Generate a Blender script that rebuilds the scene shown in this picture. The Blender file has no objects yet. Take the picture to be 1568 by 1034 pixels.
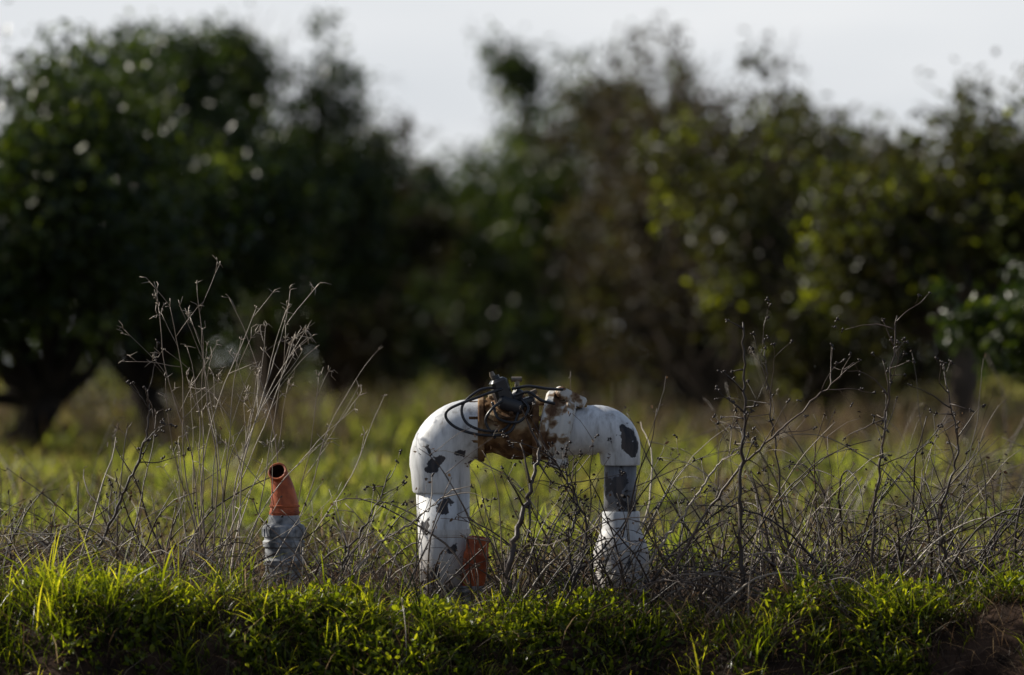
import bpy, math, numpy as np
from mathutils import Vector
scene = bpy.context.scene
scene.view_settings.view_transform = 'Standard'
scene.view_settings.look = 'None'
scene.view_settings.exposure = 0
COL = scene.collection

# ------------------------------------------------------------------ helpers
def new_obj(name, me, parent=None, loc=(0, 0, 0)):
    o = bpy.data.objects.new(name, me)
    COL.objects.link(o)
    o.location = loc
    if parent: o.parent = parent
    return o
def empty(name, loc=(0, 0, 0)):
    e = bpy.data.objects.new(name, None); COL.objects.link(e); e.location = loc
    e.empty_display_size = 0.1
    return e
def np_mesh(name, V, F, tone=None, mat=None, smooth=True):
    me = bpy.data.meshes.new(name)
    V = np.asarray(V, dtype=np.float32); F = np.asarray(F, dtype=np.int32)
    k = F.shape[1]
    me.vertices.add(len(V)); me.vertices.foreach_set('co', V.ravel())
    me.loops.add(F.size); me.loops.foreach_set('vertex_index', F.ravel())
    me.polygons.add(len(F)); me.polygons.foreach_set('loop_start', np.arange(0, F.size, k, dtype=np.int32))
    me.polygons.foreach_set('loop_total', np.full(len(F), k, dtype=np.int32))
    if smooth: me.polygons.foreach_set('use_smooth', np.ones(len(F), dtype=bool))
    me.update(calc_edges=True)
    if tone is not None:
        a = me.attributes.new('tone', 'FLOAT', 'POINT')
        a.data.foreach_set('value', np.asarray(tone, dtype=np.float32))
    if mat: me.materials.append(mat)
    return me
def unit(a): return a / (np.linalg.norm(a, axis=-1, keepdims=True) + 1e-9)

class Builder:
    def __init__(s): s.V = []; s.F = []; s.T = []; s.n = 0
    def tube(s, pts, rad, seg=5, tone=0.5, tang=None, cap=True):
        pts = np.array(pts, float); n = len(pts)
        if tang is None:
            t = np.zeros_like(pts); t[1:-1] = pts[2:] - pts[:-2]; t[0] = pts[1] - pts[0]; t[-1] = pts[-1] - pts[-2]
        else: t = np.array(tang, float)
        t = unit(t)
        ref = np.array([0, 0, 1.0]) if abs(t[0][2]) < 0.9 else np.array([0, 1.0, 0])
        a = unit(np.cross(t[0], ref))
        ang = np.linspace(0, 2 * math.pi, seg, endpoint=False)
        ca, sa = np.cos(ang)[:, None], np.sin(ang)[:, None]
        base = s.n
        for i in range(n):
            a = a - t[i] * (a @ t[i]); a = a / (math.sqrt(a @ a) + 1e-9)
            b = np.array([t[i][1] * a[2] - t[i][2] * a[1], t[i][2] * a[0] - t[i][0] * a[2], t[i][0] * a[1] - t[i][1] * a[0]])
            s.V.append(pts[i] + rad[i] * (ca * a + sa * b))
        for i in range(n - 1):
            o = base + i * seg
            for j in range(seg):
                k = (j + 1) % seg
                s.F.append((o + j, o + k, o + seg + k, o + seg + j))
        s.n += n * seg; s.T.append(np.full(n * seg, tone))
        if cap:
            last = base + (n - 1) * seg
            s.V.append(pts[:1]); s.V.append(pts[-1:]); s.T.append(np.full(2, tone)); c1, c2 = s.n, s.n + 1; s.n += 2
            for j in range(seg):
                k = (j + 1) % seg
                s.F.append((base + k, base + j, c1)); s.F.append((last + j, last + k, c2))
    def box(s, c, size, rot=0.0, tilt=0.0, tone=0.5):
        hx, hy, hz = [q / 2 for q in size]
        ch = min(hx, hy, hz) * 0.35
        ring = [(-hx + ch, -hy), (hx - ch, -hy), (hx, -hy + ch), (hx, hy - ch), (hx - ch, hy), (-hx + ch, hy), (-hx, hy - ch), (-hx, -hy + ch)]
        P = []
        for z, sc in ((-hz, 1 - ch / max(hx, hy)), (-hz + ch, 1), (hz - ch, 1), (hz, 1 - ch / max(hx, hy))):
            for x, y in ring: P.append((x * sc, y * sc, z))
        P = np.array(P)
        cr, sr = math.cos(rot), math.sin(rot); ct, st = math.cos(tilt), math.sin(tilt)
        x, z = P[:, 0] * ct + P[:, 2] * st, -P[:, 0] * st + P[:, 2] * ct
        P = np.stack([x * cr - P[:, 1] * sr, x * sr + P[:, 1] * cr, z], 1) + np.array(c)
        o = s.n; s.V.append(P); s.T.append(np.full(32, tone)); s.n += 32
        for i in range(3):
            for j in range(8):
                k = (j + 1) % 8; s.F.append((o + i * 8 + j, o + i * 8 + k, o + i * 8 + 8 + k, o + i * 8 + 8 + j))
        s.F.append(tuple(o + j for j in range(7, -1, -1))); s.F.append(tuple(o + 24 + j for j in range(8)))
    def mesh(s, name, mat, smooth=True, sharp=None):
        V = np.concatenate(s.V); T = np.concatenate(s.T)
        me = bpy.data.meshes.new(name)
        me.from_pydata(V.tolist(), [], s.F)
        me.polygons.foreach_set('use_smooth', np.full(len(me.polygons), smooth))
        a = me.attributes.new('tone', 'FLOAT', 'POINT'); a.data.foreach_set('value', T.astype(np.float32))
        if sharp: me.set_sharp_from_angle(angle=math.radians(sharp))
        me.materials.append(mat); me.update()
        return me

# ------------------------------------------------------------------ materials
def nodes(name):
    m = bpy.data.materials.new(name); m.use_nodes = True
    nt = m.node_tree; nt.nodes.clear()
    return m, nt, nt.nodes, nt.links
def ramp(N, stops):
    r = N.new('ShaderNodeValToRGB'); e = r.color_ramp.elements
    while len(e) < len(stops): e.new(0.5)
    for i, (p, c) in enumerate(stops):
        e[i].position = p; e[i].color = (*c, 1)
    return r
def leaf_mat(name, stops, transl=0.4, tcol=(1.6, 1.7, 0.6), rough=0.4, spec=0.5, noise=None):
    m, nt, N, L = nodes(name)
    out = N.new('ShaderNodeOutputMaterial'); at = N.new('ShaderNodeAttribute'); at.attribute_name = 'tone'
    r = ramp(N, stops); L.new(at.outputs['Fac'], r.inputs[0])
    col = r.outputs[0]
    if noise:
        for sc, c2, lo, hi in noise:
            ge = N.new('ShaderNodeNewGeometry'); nz = N.new('ShaderNodeTexNoise'); nz.inputs['Scale'].default_value = sc; nz.inputs['Detail'].default_value = 3
            L.new(ge.outputs['Position'], nz.inputs['Vector'])
            mr = N.new('ShaderNodeMapRange'); mr.inputs[1].default_value = lo; mr.inputs[2].default_value = hi; L.new(nz.outputs[0], mr.inputs[0])
            mx = N.new('ShaderNodeMix'); mx.data_type = 'RGBA'; L.new(mr.outputs[0], mx.inputs[0]); L.new(col, mx.inputs[6]); mx.inputs[7].default_value = (*c2, 1)
            col = mx.outputs[2]
    p = N.new('ShaderNodeBsdfPrincipled'); L.new(col, p.inputs['Base Color']); p.inputs['Roughness'].default_value = rough
    p.inputs['Specular IOR Level'].default_value = spec
    if transl > 0:
        mul = N.new('ShaderNodeVectorMath'); mul.operation = 'MULTIPLY'; L.new(col, mul.inputs[0]); mul.inputs[1].default_value = tcol
        t = N.new('ShaderNodeBsdfTranslucent'); L.new(mul.outputs[0], t.inputs[0])
        ms = N.new('ShaderNodeMixShader'); ms.inputs[0].default_value = transl
        L.new(p.outputs[0], ms.inputs[1]); L.new(t.outputs[0], ms.inputs[2]); L.new(ms.outputs[0], out.inputs[0])
    else: L.new(p.outputs[0], out.inputs[0])
    return m
def noisy_mat(name, stops, scale=20, rough=0.7, spec=0.3, bump=0.3, bscale=80, detail=6, bdist=0.004):
    m, nt, N, L = nodes(name)
    out = N.new('ShaderNodeOutputMaterial'); tc = N.new('ShaderNodeTexCoord')
    nz = N.new('ShaderNodeTexNoise'); nz.inputs['Scale'].default_value = scale; nz.inputs['Detail'].default_value = detail
    L.new(tc.outputs['Object'], nz.inputs['Vector']); r = ramp(N, stops); L.new(nz.outputs[0], r.inputs[0])
    p = N.new('ShaderNodeBsdfPrincipled'); L.new(r.outputs[0], p.inputs['Base Color']); p.inputs['Roughness'].default_value = rough; p.inputs['Specular IOR Level'].default_value = spec
    nb = N.new('ShaderNodeTexNoise'); nb.inputs['Scale'].default_value = bscale; nb.inputs['Detail'].default_value = 5; L.new(tc.outputs['Object'], nb.inputs['Vector'])
    b = N.new('ShaderNodeBump'); b.inputs['Strength'].default_value = bump; b.inputs['Distance'].default_value = bdist; L.new(nb.outputs[0], b.inputs['Height']); L.new(b.outputs[0], p.inputs['Normal'])
    L.new(p.outputs[0], out.inputs[0])
    return m

def paint_mat(name, chips, thresh=0.70, base=(0.66, 0.67, 0.68), rustx=True):
    m, nt, N, L = nodes(name)
    out = N.new('ShaderNodeOutputMaterial'); ge = N.new('ShaderNodeNewGeometry')
    pos = ge.outputs['Position']
    nz = N.new('ShaderNodeTexNoise'); nz.inputs['Scale'].default_value = 28; nz.inputs['Detail'].default_value = 5; L.new(pos, nz.inputs['Vector'])
    sub = N.new('ShaderNodeVectorMath'); sub.operation = 'SUBTRACT'; L.new(nz.outputs['Color'], sub.inputs[0]); sub.inputs[1].default_value = (0.5, 0.5, 0.5)
    sca = N.new('ShaderNodeVectorMath'); sca.operation = 'SCALE'; L.new(sub.outputs[0], sca.inputs[0]); sca.inputs[3].default_value = 0.09
    ad = N.new('ShaderNodeVectorMath'); ad.operation = 'ADD'; L.new(pos, ad.inputs[0]); L.new(sca.outputs[0], ad.inputs[1])
    mask = None
    for (x, y, z, r) in chips:
        d = N.new('ShaderNodeVectorMath'); d.operation = 'DISTANCE'; L.new(ad.outputs[0], d.inputs[0]); d.inputs[1].default_value = (x, y, z)
        lt = N.new('ShaderNodeMapRange'); lt.inputs[1].default_value = r + 0.002; lt.inputs[2].default_value = r - 0.001; L.new(d.outputs['Value'], lt.inputs[0])
        if mask is None: mask = lt.outputs[0]
        else:
            mm = N.new('ShaderNodeMath'); mm.operation = 'MAXIMUM'; L.new(mask, mm.inputs[0]); L.new(lt.outputs[0], mm.inputs[1]); mask = mm.outputs[0]
    n2 = N.new('ShaderNodeTexNoise'); n2.inputs['Scale'].default_value = 17; n2.inputs['Detail'].default_value = 7; n2.inputs['Roughness'].default_value = 0.6; L.new(pos, n2.inputs['Vector'])
    sx = N.new('ShaderNodeSeparateXYZ'); L.new(pos, sx.inputs[0])
    lo = N.new('ShaderNodeMapRange'); lo.inputs[1].default_value = 0.28; lo.inputs[2].default_value = -0.02; lo.inputs[3].default_value = 0; lo.inputs[4].default_value = 0.17; L.new(sx.outputs[2], lo.inputs[0])
    a2 = N.new('ShaderNodeMath'); L.new(n2.outputs[0], a2.inputs[0]); L.new(lo.outputs[0], a2.inputs[1])
    th = N.new('ShaderNodeMapRange'); th.inputs[1].default_value = thresh - 0.01; th.inputs[2].default_value = thresh + 0.01; L.new(a2.outputs[0], th.inputs[0])
    mm = N.new('ShaderNodeMath'); mm.operation = 'MAXIMUM'; L.new(th.outputs[0], mm.inputs[1])
    if mask is not None: L.new(mask, mm.inputs[0])
    mask = mm.outputs[0]
    mp = N.new('ShaderNodeMapping'); mp.inputs['Scale'].default_value = (34, 34, 7); L.new(pos, mp.inputs[0])
    n3 = N.new('ShaderNodeTexNoise'); n3.inputs['Scale'].default_value = 1; n3.inputs['Detail'].default_value = 8; n3.inputs['Roughness'].default_value = 0.65; L.new(mp.outputs[0], n3.inputs['Vector'])
    gr = ramp(N, [(0.30, tuple(c * q for c, q in zip(base, (0.42, 0.38, 0.34)))), (0.43, tuple(c * 0.78 for c in base)), (0.56, base)]); L.new(n3.outputs[0], gr.inputs[0])
    spl = N.new('ShaderNodeMapRange'); spl.inputs[1].default_value = 0.22; spl.inputs[2].default_value = -0.02; L.new(sx.outputs[2], spl.inputs[0])
    sm = N.new('ShaderNodeMath'); sm.operation = 'MULTIPLY'; L.new(spl.outputs[0], sm.inputs[0]); L.new(n3.outputs[0], sm.inputs[1])
    sm2 = N.new('ShaderNodeMath'); sm2.operation = 'MULTIPLY'; L.new(sm.outputs[0], sm2.inputs[0]); sm2.inputs[1].default_value = 1.3
    m1 = N.new('ShaderNodeMix'); m1.data_type = 'RGBA'; L.new(sm2.outputs[0], m1.inputs[0]); L.new(gr.outputs[0], m1.inputs[6]); m1.inputs[7].default_value = (0.2, 0.13, 0.08, 1)
    col = m1.outputs[2]
    if rustx:
        ab = N.new('ShaderNodeMapRange'); ab.inputs[1].default_value = 0.19; ab.inputs[2].default_value = 0.08
        dd = N.new('ShaderNodeVectorMath'); dd.operation = 'DISTANCE'; L.new(pos, dd.inputs[0]); dd.inputs[1].default_value = (0.03, 0, 0.46); L.new(dd.outputs['Value'], ab.inputs[0])
        ms = N.new('ShaderNodeMath'); ms.operation = 'MULTIPLY'; L.new(ab.outputs[0], ms.inputs[0]); L.new(n2.outputs[0], ms.inputs[1])
        mr = N.new('ShaderNodeMapRange'); mr.inputs[1].default_value = 0.22; mr.inputs[2].default_value = 0.45; L.new(ms.outputs[0], mr.inputs[0])
        m2 = N.new('ShaderNodeMix'); m2.data_type = 'RGBA'; L.new(mr.outputs[0], m2.inputs[0]); L.new(col, m2.inputs[6]); m2.inputs[7].default_value = (0.16, 0.08, 0.04, 1); col = m2.outputs[2]
    ch = ramp(N, [(0.4, (0.03, 0.032, 0.04)), (0.6, (0.10, 0.085, 0.08))]); L.new(n3.outputs[0], ch.inputs[0])
    m3 = N.new('ShaderNodeMix'); m3.data_type = 'RGBA'; L.new(mask, m3.inputs[0]); L.new(col, m3.inputs[6]); L.new(ch.outputs[0], m3.inputs[7])
    p = N.new('ShaderNodeBsdfPrincipled'); L.new(m3.outputs[2], p.inputs['Base Color'])
    rr = N.new('ShaderNodeMapRange'); rr.inputs[3].default_value = 0.45; rr.inputs[4].default_value = 0.85; L.new(mask, rr.inputs[0]); L.new(rr.outputs[0], p.inputs['Roughness'])
    inv = N.new('ShaderNodeMath'); inv.operation = 'MULTIPLY_ADD'; L.new(mask, inv.inputs[0]); inv.inputs[1].default_value = -1; L.new(n3.outputs[0], inv.inputs[2])
    b = N.new('ShaderNodeBump'); b.inputs['Strength'].default_value = 0.5; b.inputs['Distance'].default_value = 0.002; L.new(inv.outputs[0], b.inputs['Height']); L.new(b.outputs[0], p.inputs['Normal'])
    L.new(p.outputs[0], out.inputs[0])
    return m

M_white = paint_mat('flaking_white_paint', [(-0.235, -0.09, 0.372, 0.030), (-0.15, -0.09, 0.405, 0.022), (-0.205, -0.09, 0.245, 0.026), (-0.255, -0.08, 0.42, 0.012),
    (0.352, -0.055, 0.452, 0.030), (0.365, -0.055, 0.42, 0.022), (-0.27, -0.07, 0.17, 0.02), (-0.18, -0.09, 0.11, 0.03), (0.31, -0.05, 0.49, 0.008)], thresh=0.70, base=(0.76, 0.765, 0.77))
M_grey = paint_mat('weathered_grey_pipe', [], thresh=0.56, base=(0.34, 0.36, 0.40), rustx=False)
M_rust = noisy_mat('rusted_cast_iron', [(0.30, (0.035, 0.020, 0.012)), (0.46, (0.12, 0.06, 0.027)), (0.58, (0.27, 0.16, 0.075)), (0.70, (0.45, 0.36, 0.24))], 20, 0.85, 0.2, 0.6, 90)
M_rustw = noisy_mat('rusted_clamp_paint', [(0.40, (0.12, 0.06, 0.03)), (0.48, (0.30, 0.21, 0.13)), (0.55, (0.64, 0.62, 0.58))], 26, 0.75, 0.3, 0.5, 90)
M_orange = noisy_mat('faded_orange_plastic', [(0.38, (0.22, 0.045, 0.018)), (0.6, (0.48, 0.115, 0.04))], 20, 0.55, 0.35, 0.3, 60)
M_plast = noisy_mat('grey_pvc', [(0.35, (0.07, 0.073, 0.08)), (0.48, (0.20, 0.21, 0.23)), (0.62, (0.38, 0.39, 0.41))], 26, 0.6, 0.4, 0.3, 60)
M_black = noisy_mat('black_rubber', [(0.3, (0.010, 0.010, 0.012)), (0.7, (0.025, 0.025, 0.03))], 20, 0.35, 0.5, 0.1, 60)
M_bore = noisy_mat('shaded_bore', [(0.3, (0.02, 0.008, 0.005)), (0.7, (0.05, 0.015, 0.01))], 20, 0.95, 0.0, 0.1, 60)  # near-black colour paints the shade inside the spout opening
M_brass = noisy_mat('tarnished_brass', [(0.3, (0.06, 0.04, 0.03)), (0.7, (0.25, 0.20, 0.14))], 40, 0.4, 0.6, 0.2, 60)
M_bark = noisy_mat('bark', [(0.3, (0.010, 0.008, 0.006)), (0.7, (0.04, 0.03, 0.024))], 9, 0.9, 0.1, 0.8, 25, bdist=0.03)
M_twigbark = noisy_mat('grey_twig_bark', [(0.3, (0.035, 0.026, 0.020)), (0.7, (0.12, 0.09, 0.07))], 3, 0.85, 0.2, 0.2, 30)

M_leafA = leaf_mat('citrus_leaf', [(0, (0.010, 0.019, 0.006)), (0.55, (0.028, 0.044, 0.012)), (0.85, (0.060, 0.082, 0.018)), (1, (0.12, 0.15, 0.03))], 0.38, (2.2, 2.2, 0.55), 0.30, 0.5)
M_leafB = leaf_mat('dull_leaf', [(0, (0.024, 0.018, 0.013)), (0.5, (0.048, 0.038, 0.024)), (0.8, (0.065, 0.060, 0.025)), (1, (0.09, 0.11, 0.025))], 0.34, (1.9, 1.8, 0.8), 0.5, 0.3)
M_leafC = leaf_mat('yellowing_leaf', [(0, (0.018, 0.016, 0.010)), (0.5, (0.038, 0.038, 0.016)), (0.82, (0.065, 0.080, 0.018)), (1, (0.24, 0.26, 0.03))], 0.42, (2.1, 2.1, 0.5), 0.42, 0.4)
M_twig = leaf_mat('dead_twig', [(0, (0.022, 0.012, 0.009)), (0.5, (0.105, 0.070, 0.052)), (1, (0.44, 0.37, 0.29))], 0.0, rough=0.5, spec=0.5)
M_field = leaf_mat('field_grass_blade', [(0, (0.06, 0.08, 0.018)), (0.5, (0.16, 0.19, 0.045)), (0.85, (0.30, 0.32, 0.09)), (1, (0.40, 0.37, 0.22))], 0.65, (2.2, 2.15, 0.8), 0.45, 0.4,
                   noise=[(0.45, (0.13, 0.105, 0.07), 0.47, 0.57), (1.7, (0.04, 0.046, 0.02), 0.50, 0.58)])  # coarse noise browns patches; finer dark noise paints dim areas between sunlit patches
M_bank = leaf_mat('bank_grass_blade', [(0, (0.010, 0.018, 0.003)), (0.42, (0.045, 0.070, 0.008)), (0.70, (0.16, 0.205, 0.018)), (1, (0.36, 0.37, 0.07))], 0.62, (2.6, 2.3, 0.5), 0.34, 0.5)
M_herb = leaf_mat('herb_leaf', [(0, (0.02, 0.036, 0.005)), (0.55, (0.10, 0.145, 0.014)), (1, (0.26, 0.30, 0.03))], 0.60, (2.5, 2.2, 0.5), 0.38, 0.5)
M_straw = leaf_mat('dead_grass_blade', [(0, (0.028, 0.017, 0.012)), (0.5, (0.125, 0.088, 0.060)), (1, (0.44, 0.37, 0.26))], 0.38, (1.5, 1.3, 1.0), 0.6, 0.3)

m, nt, N, L = nodes('soil_and_turf')
out = N.new('ShaderNodeOutputMaterial'); ge = N.new('ShaderNodeNewGeometry')
n1 = N.new('ShaderNodeTexNoise'); n1.inputs['Scale'].default_value = 0.6; n1.inputs['Detail'].default_value = 8; L.new(ge.outputs['Position'], n1.inputs['Vector'])
r1 = ramp(N, [(0.35, (0.07, 0.09, 0.018)), (0.5, (0.07, 0.07, 0.024)), (0.58, (0.09, 0.066, 0.042))]); L.new(n1.outputs[0], r1.inputs[0])
n2 = N.new('ShaderNodeTexNoise'); n2.inputs['Scale'].default_value = 14; n2.inputs['Detail'].default_value = 8; L.new(ge.outputs['Position'], n2.inputs['Vector'])
r2 = ramp(N, [(0.35, (0.014, 0.009, 0.007)), (0.65, (0.065, 0.040, 0.028))]); L.new(n2.outputs[0], r2.inputs[0])
sx = N.new('ShaderNodeSeparateXYZ'); L.new(ge.outputs['Position'], sx.inputs[0])
mr = N.new('ShaderNodeMapRange'); mr.inputs[1].default_value = 0.6; mr.inputs[2].default_value = 2.0; L.new(sx.outputs[1], mr.inputs[0])
mx = N.new('ShaderNodeMix'); mx.data_type = 'RGBA'; L.new(mr.outputs[0], mx.inputs[0]); L.new(r2.outputs[0], mx.inputs[6]); L.new(r1.outputs[0], mx.inputs[7])
p = N.new('ShaderNodeBsdfPrincipled'); p.inputs['Roughness'].default_value = 0.95; p.inputs['Specular IOR Level'].default_value = 0.1; L.new(mx.outputs[2], p.inputs['Base Color'])
b = N.new('ShaderNodeBump'); b.inputs['Strength'].default_value = 0.8; b.inputs['Distance'].default_value = 0.02; L.new(n2.outputs[0], b.inputs['Height']); L.new(b.outputs[0], p.inputs['Normal'])
L.new(p.outputs[0], out.inputs[0]); M_ground = m

# ------------------------------------------------------------------ terrain
def sstep(t): t = np.clip(t, 0, 1); return t * t * (3 - 2 * t)
def bumps(x, y, s):
    return (np.sin(x * 2.3 * s + 1.3 + 0.9 * np.sin(y * 1.7 * s)) * np.sin(y * 2.1 * s + 0.4) + 0.5 * np.sin(x * 5.3 * s + 2.1) * np.sin(y * 4.7 * s + 1.9 + np.sin(x * 3 * s)))
def edge_y(x): return -0.62 + 0.09 * np.sin(x * 2.1 + 0.5) + 0.05 * np.sin(x * 6.3) + 0.03 * np.sin(x * 13.1 + 2)
def gz(x, y):
    x = np.asarray(x, float); y = np.asarray(y, float)
    crest = -0.100 + 0.085 * sstep((-0.25 - x) / 0.9) + 0.065 * sstep((x - 0.5) / 0.9) + 0.018 * np.sin(x * 9) + 0.012 * np.sin(x * 23 + 1)
    near = np.exp(-((y + 0.45) / 0.9) ** 2)
    z = 0.03 * bumps(x, y, 0.6) * (1 - near) + 0.014 * bumps(x, y, 3.5) + crest * near
    z = z - 0.9 * sstep((edge_y(x) - y) / 0.80)
    return z
ys = np.concatenate([np.linspace(-60, -4, 20)[:-1], np.linspace(-4, 3, 161), np.linspace(3, 40, 120)[1:], np.geomspace(41, 1500, 40)])
xs = np.concatenate([-np.geomspace(1200, 9, 30), np.linspace(-8.5, -3, 34)[:-1], np.linspace(-3, 3, 141), np.linspace(3, 8.5, 34)[1:], np.geomspace(9, 1200, 30)])
XX, YY = np.meshgrid(xs, ys); ZZ = gz(XX, YY)
V = np.stack([XX.ravel(), YY.ravel(), ZZ.ravel()], 1)
nx = len(xs); ii = np.arange(len(ys) - 1)[:, None] * nx + np.arange(nx - 1)[None]
ii = ii.ravel(); F = np.stack([ii, ii + 1, ii + nx + 1, ii + nx], 1)
new_obj('ground', np_mesh('ground', V, F, None, M_ground))

# ------------------------------------------------------------------ blades / leaves
def blades(x, y, h, w, lean, rng, tone, z0=None, droop=0.35, grad=0.18):
    n = len(x); z = gz(x, y) if z0 is None else z0
    base = np.stack([x, y, z], 1)
    a = rng.uniform(0, 2 * math.pi, n); ld = np.stack([np.cos(a), np.sin(a), np.zeros(n)], 1)
    b = rng.uniform(0, math.pi, n); wd = np.stack([np.cos(b), np.sin(b), np.zeros(n)], 1)
    rings = []
    for t, ws in ((0, 0.8), (0.45, 1.0), (0.78, 0.65), (1.0, 0.05)):
        up = h * (t - droop * lean * t * t)
        c = base + ld * (h * lean * t ** 1.7)[:, None] + np.stack([np.zeros(n), np.zeros(n), up], 1)
        rings += [c - wd * (w * ws / 2)[:, None], c + wd * (w * ws / 2)[:, None]]
    V = np.stack(rings, 1).reshape(-1, 3)
    o = (np.arange(n) * 8)[:, None]
    F = np.concatenate([o + np.array([[0, 1, 3, 2]]), o + np.array([[2, 3, 5, 4]]), o + np.array([[4, 5, 7, 6]])], 1).reshape(-1, 4)
    tn = tone[:, None] + grad * np.array([[-1, -1, -0.2, -0.2, 0.4, 0.4, 0.9, 0.9]])  # bases darkened and tips lightened in tone, painting lit blade tips
    return V, F, np.clip(tn, 0, 1).ravel()
def leaves(C, Ln, Wn, rng, tone, dirs=None, droop=0.3):
    n = len(C)
    D = unit(rng.normal(size=(n, 3)) + (0 if dirs is None else dirs) + np.array([0, 0, -droop]))
    S = unit(np.cross(D, rng.normal(size=(n, 3)))); U = np.cross(D, S)
    Ln = Ln[:, None]; Wn = Wn[:, None]
    P = [C, C + D * Ln * 0.3 + S * Wn * 0.42 + U * Wn * 0.2, C + D * Ln * 0.7 + S * Wn * 0.4 + U * Wn * 0.15, C + D * Ln - U * Wn * 0.15,
         C + D * Ln * 0.7 - S * Wn * 0.4 + U * Wn * 0.15, C + D * Ln * 0.3 - S * Wn * 0.42 + U * Wn * 0.2]
    V = np.stack(P, 1).reshape(-1, 3); o = (np.arange(n) * 6)[:, None]
    F = np.concatenate([o + np.array([[0, 1, 2, 3]]), o + np.array([[0, 3, 4, 5]])], 1).reshape(-1, 4)
    return V, F, np.repeat(tone, 6)
def join(parts):
    off = 0; VV = []; FF = []; TT = []
    for v, f, t in parts: VV.append(v); FF.append(f + off); TT.append(t); off += len(v)
    return np.concatenate(VV), np.concatenate(FF), np.concatenate(TT)

rng = np.random.default_rng(11)
parts = []
for (y0, y1, nt_, k, h0, w0, sp) in ((0.5, 6, 2100, 16, 0.12, 0.007, 0.05), (6, 16, 2900, 15, 0.15, 0.012, 0.09), (16, 34, 2800, 11, 0.20, 0.020, 0.15), (34, 90, 2400, 9, 0.28, 0.04, 0.3)):
    ty = rng.uniform(y0, y1, nt_); tx = rng.uniform(-1, 1, nt_) * (0.21 * (ty + 12))
    dens = 0.5 + 0.5 * np.sin(tx * 1.7 + 2 * np.sin(ty * 0.6)) * np.sin(ty * 0.9 + 1)
    keep = rng.uniform(0, 1, nt_) < 0.3 + 0.7 * dens; tx = tx[keep]; ty = ty[keep]; th = rng.lognormal(0, 0.40, len(tx)) * (0.55 + 0.5 * dens[keep])
    tt = rng.normal(0.48, 0.17, len(tx))
    x = np.repeat(tx, k) + rng.normal(0, sp, len(tx) * k); y = np.repeat(ty, k) + rng.normal(0, sp, len(tx) * k); n = len(x)
    h = h0 * np.repeat(np.clip(th, 0.3, 2.0), k) * rng.uniform(0.5, 1.2, n); w = w0 * rng.uniform(0.7, 1.4, n)
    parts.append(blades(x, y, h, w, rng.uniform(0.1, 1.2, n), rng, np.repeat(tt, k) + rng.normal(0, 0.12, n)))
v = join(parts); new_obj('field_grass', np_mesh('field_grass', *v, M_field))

rng = np.random.default_rng(12)
nt_ = 3100; tx = rng.uniform(-2.3, 2.3, nt_); ty = edge_y(tx) + rng.uniform(-0.42, 0.28, nt_)
gap = 0.5 + 0.5 * np.sin(tx * 5.1 + 2.5 * np.sin(ty * 9 + tx)) * np.sin(ty * 11 + tx * 3)
pr_ = np.where((tx > 1.2) & (ty < edge_y(tx) - 0.05), 0.06, np.where(ty < edge_y(tx) - 0.22, 0.55, 0.95)) * (0.35 + 0.70 * gap); kp = rng.uniform(0, 1, nt_) < pr_; tx, ty = tx[kp], ty[kp]; nt_ = len(tx)
th = np.clip(rng.lognormal(-0.20, 0.62, nt_), 0.3, 3.0) * np.where(tx < -0.8, 1.3, 0.95); tt = rng.normal(0.48, 0.18, nt_); k = 16
x = np.repeat(tx, k) + rng.normal(0, 0.018, nt_ * k); y = np.repeat(ty, k) + rng.normal(0, 0.018, nt_ * k); n = len(x)
h = 0.060 * np.repeat(th, k) * rng.uniform(0.4, 1.4, n)
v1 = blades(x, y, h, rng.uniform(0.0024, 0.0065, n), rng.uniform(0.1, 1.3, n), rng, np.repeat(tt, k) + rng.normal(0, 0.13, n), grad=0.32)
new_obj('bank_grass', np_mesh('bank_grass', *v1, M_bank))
nc = 1500; cx = rng.uniform(-2.3, 2.3, nc); cy = edge_y(cx) + rng.uniform(-0.26, 0.22, nc)
kp = (rng.uniform(0, 1, nc) < 0.5 + 0.5 * np.sin(cx * 6 + 1) * np.sin(cx * 2.7)) & ~((cx > 1.2) & (cy < edge_y(cx) - 0.03)); cx, cy = cx[kp], cy[kp]; nc = len(cx)
k = 20; x = np.repeat(cx, k) + rng.normal(0, 0.022, nc * k); y = np.repeat(cy, k) + rng.normal(0, 0.022, nc * k)
ht = np.repeat(rng.uniform(0.02, 0.09, nc), k) * rng.uniform(0.4, 1.15, nc * k)
C = np.stack([x, y, gz(x, y) + ht], 1); sz = np.repeat(rng.uniform(0.8, 1.7, nc), k)
lv = leaves(C, sz * rng.uniform(0.010, 0.022, nc * k), sz * rng.uniform(0.006, 0.013, nc * k), rng, np.clip(rng.normal(0.30, 0.2, nc * k) + ht * 5, 0, 1), dirs=np.array([0, 0, 0.9]))  # higher leaves get a lighter tone, painting the lit crest into their colour
new_obj('low_herbs', np_mesh('low_herbs', *lv, M_herb))
n = 22000; x = rng.uniform(-2.4, 2.4, n); y = rng.uniform(-0.62, 1.4, n)
h = rng.uniform(0.04, 0.22, n); dm = rng.uniform(0, 1, n) < 0.55 + 0.4 * np.sin(x * 5 + 2 * np.sin(y * 4)); x, y, h = x[dm], y[dm], h[dm]; n = len(x)
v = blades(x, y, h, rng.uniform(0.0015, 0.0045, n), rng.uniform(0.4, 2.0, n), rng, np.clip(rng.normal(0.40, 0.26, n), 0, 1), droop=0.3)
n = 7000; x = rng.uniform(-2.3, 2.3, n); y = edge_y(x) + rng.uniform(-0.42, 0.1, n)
v2 = blades(x, y, rng.uniform(0.05, 0.17, n), rng.uniform(0.0015, 0.0035, n), rng.uniform(0.6, 2.4, n), rng, np.clip(rng.normal(0.36, 0.25, n), 0, 1), droop=0.3)
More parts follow.
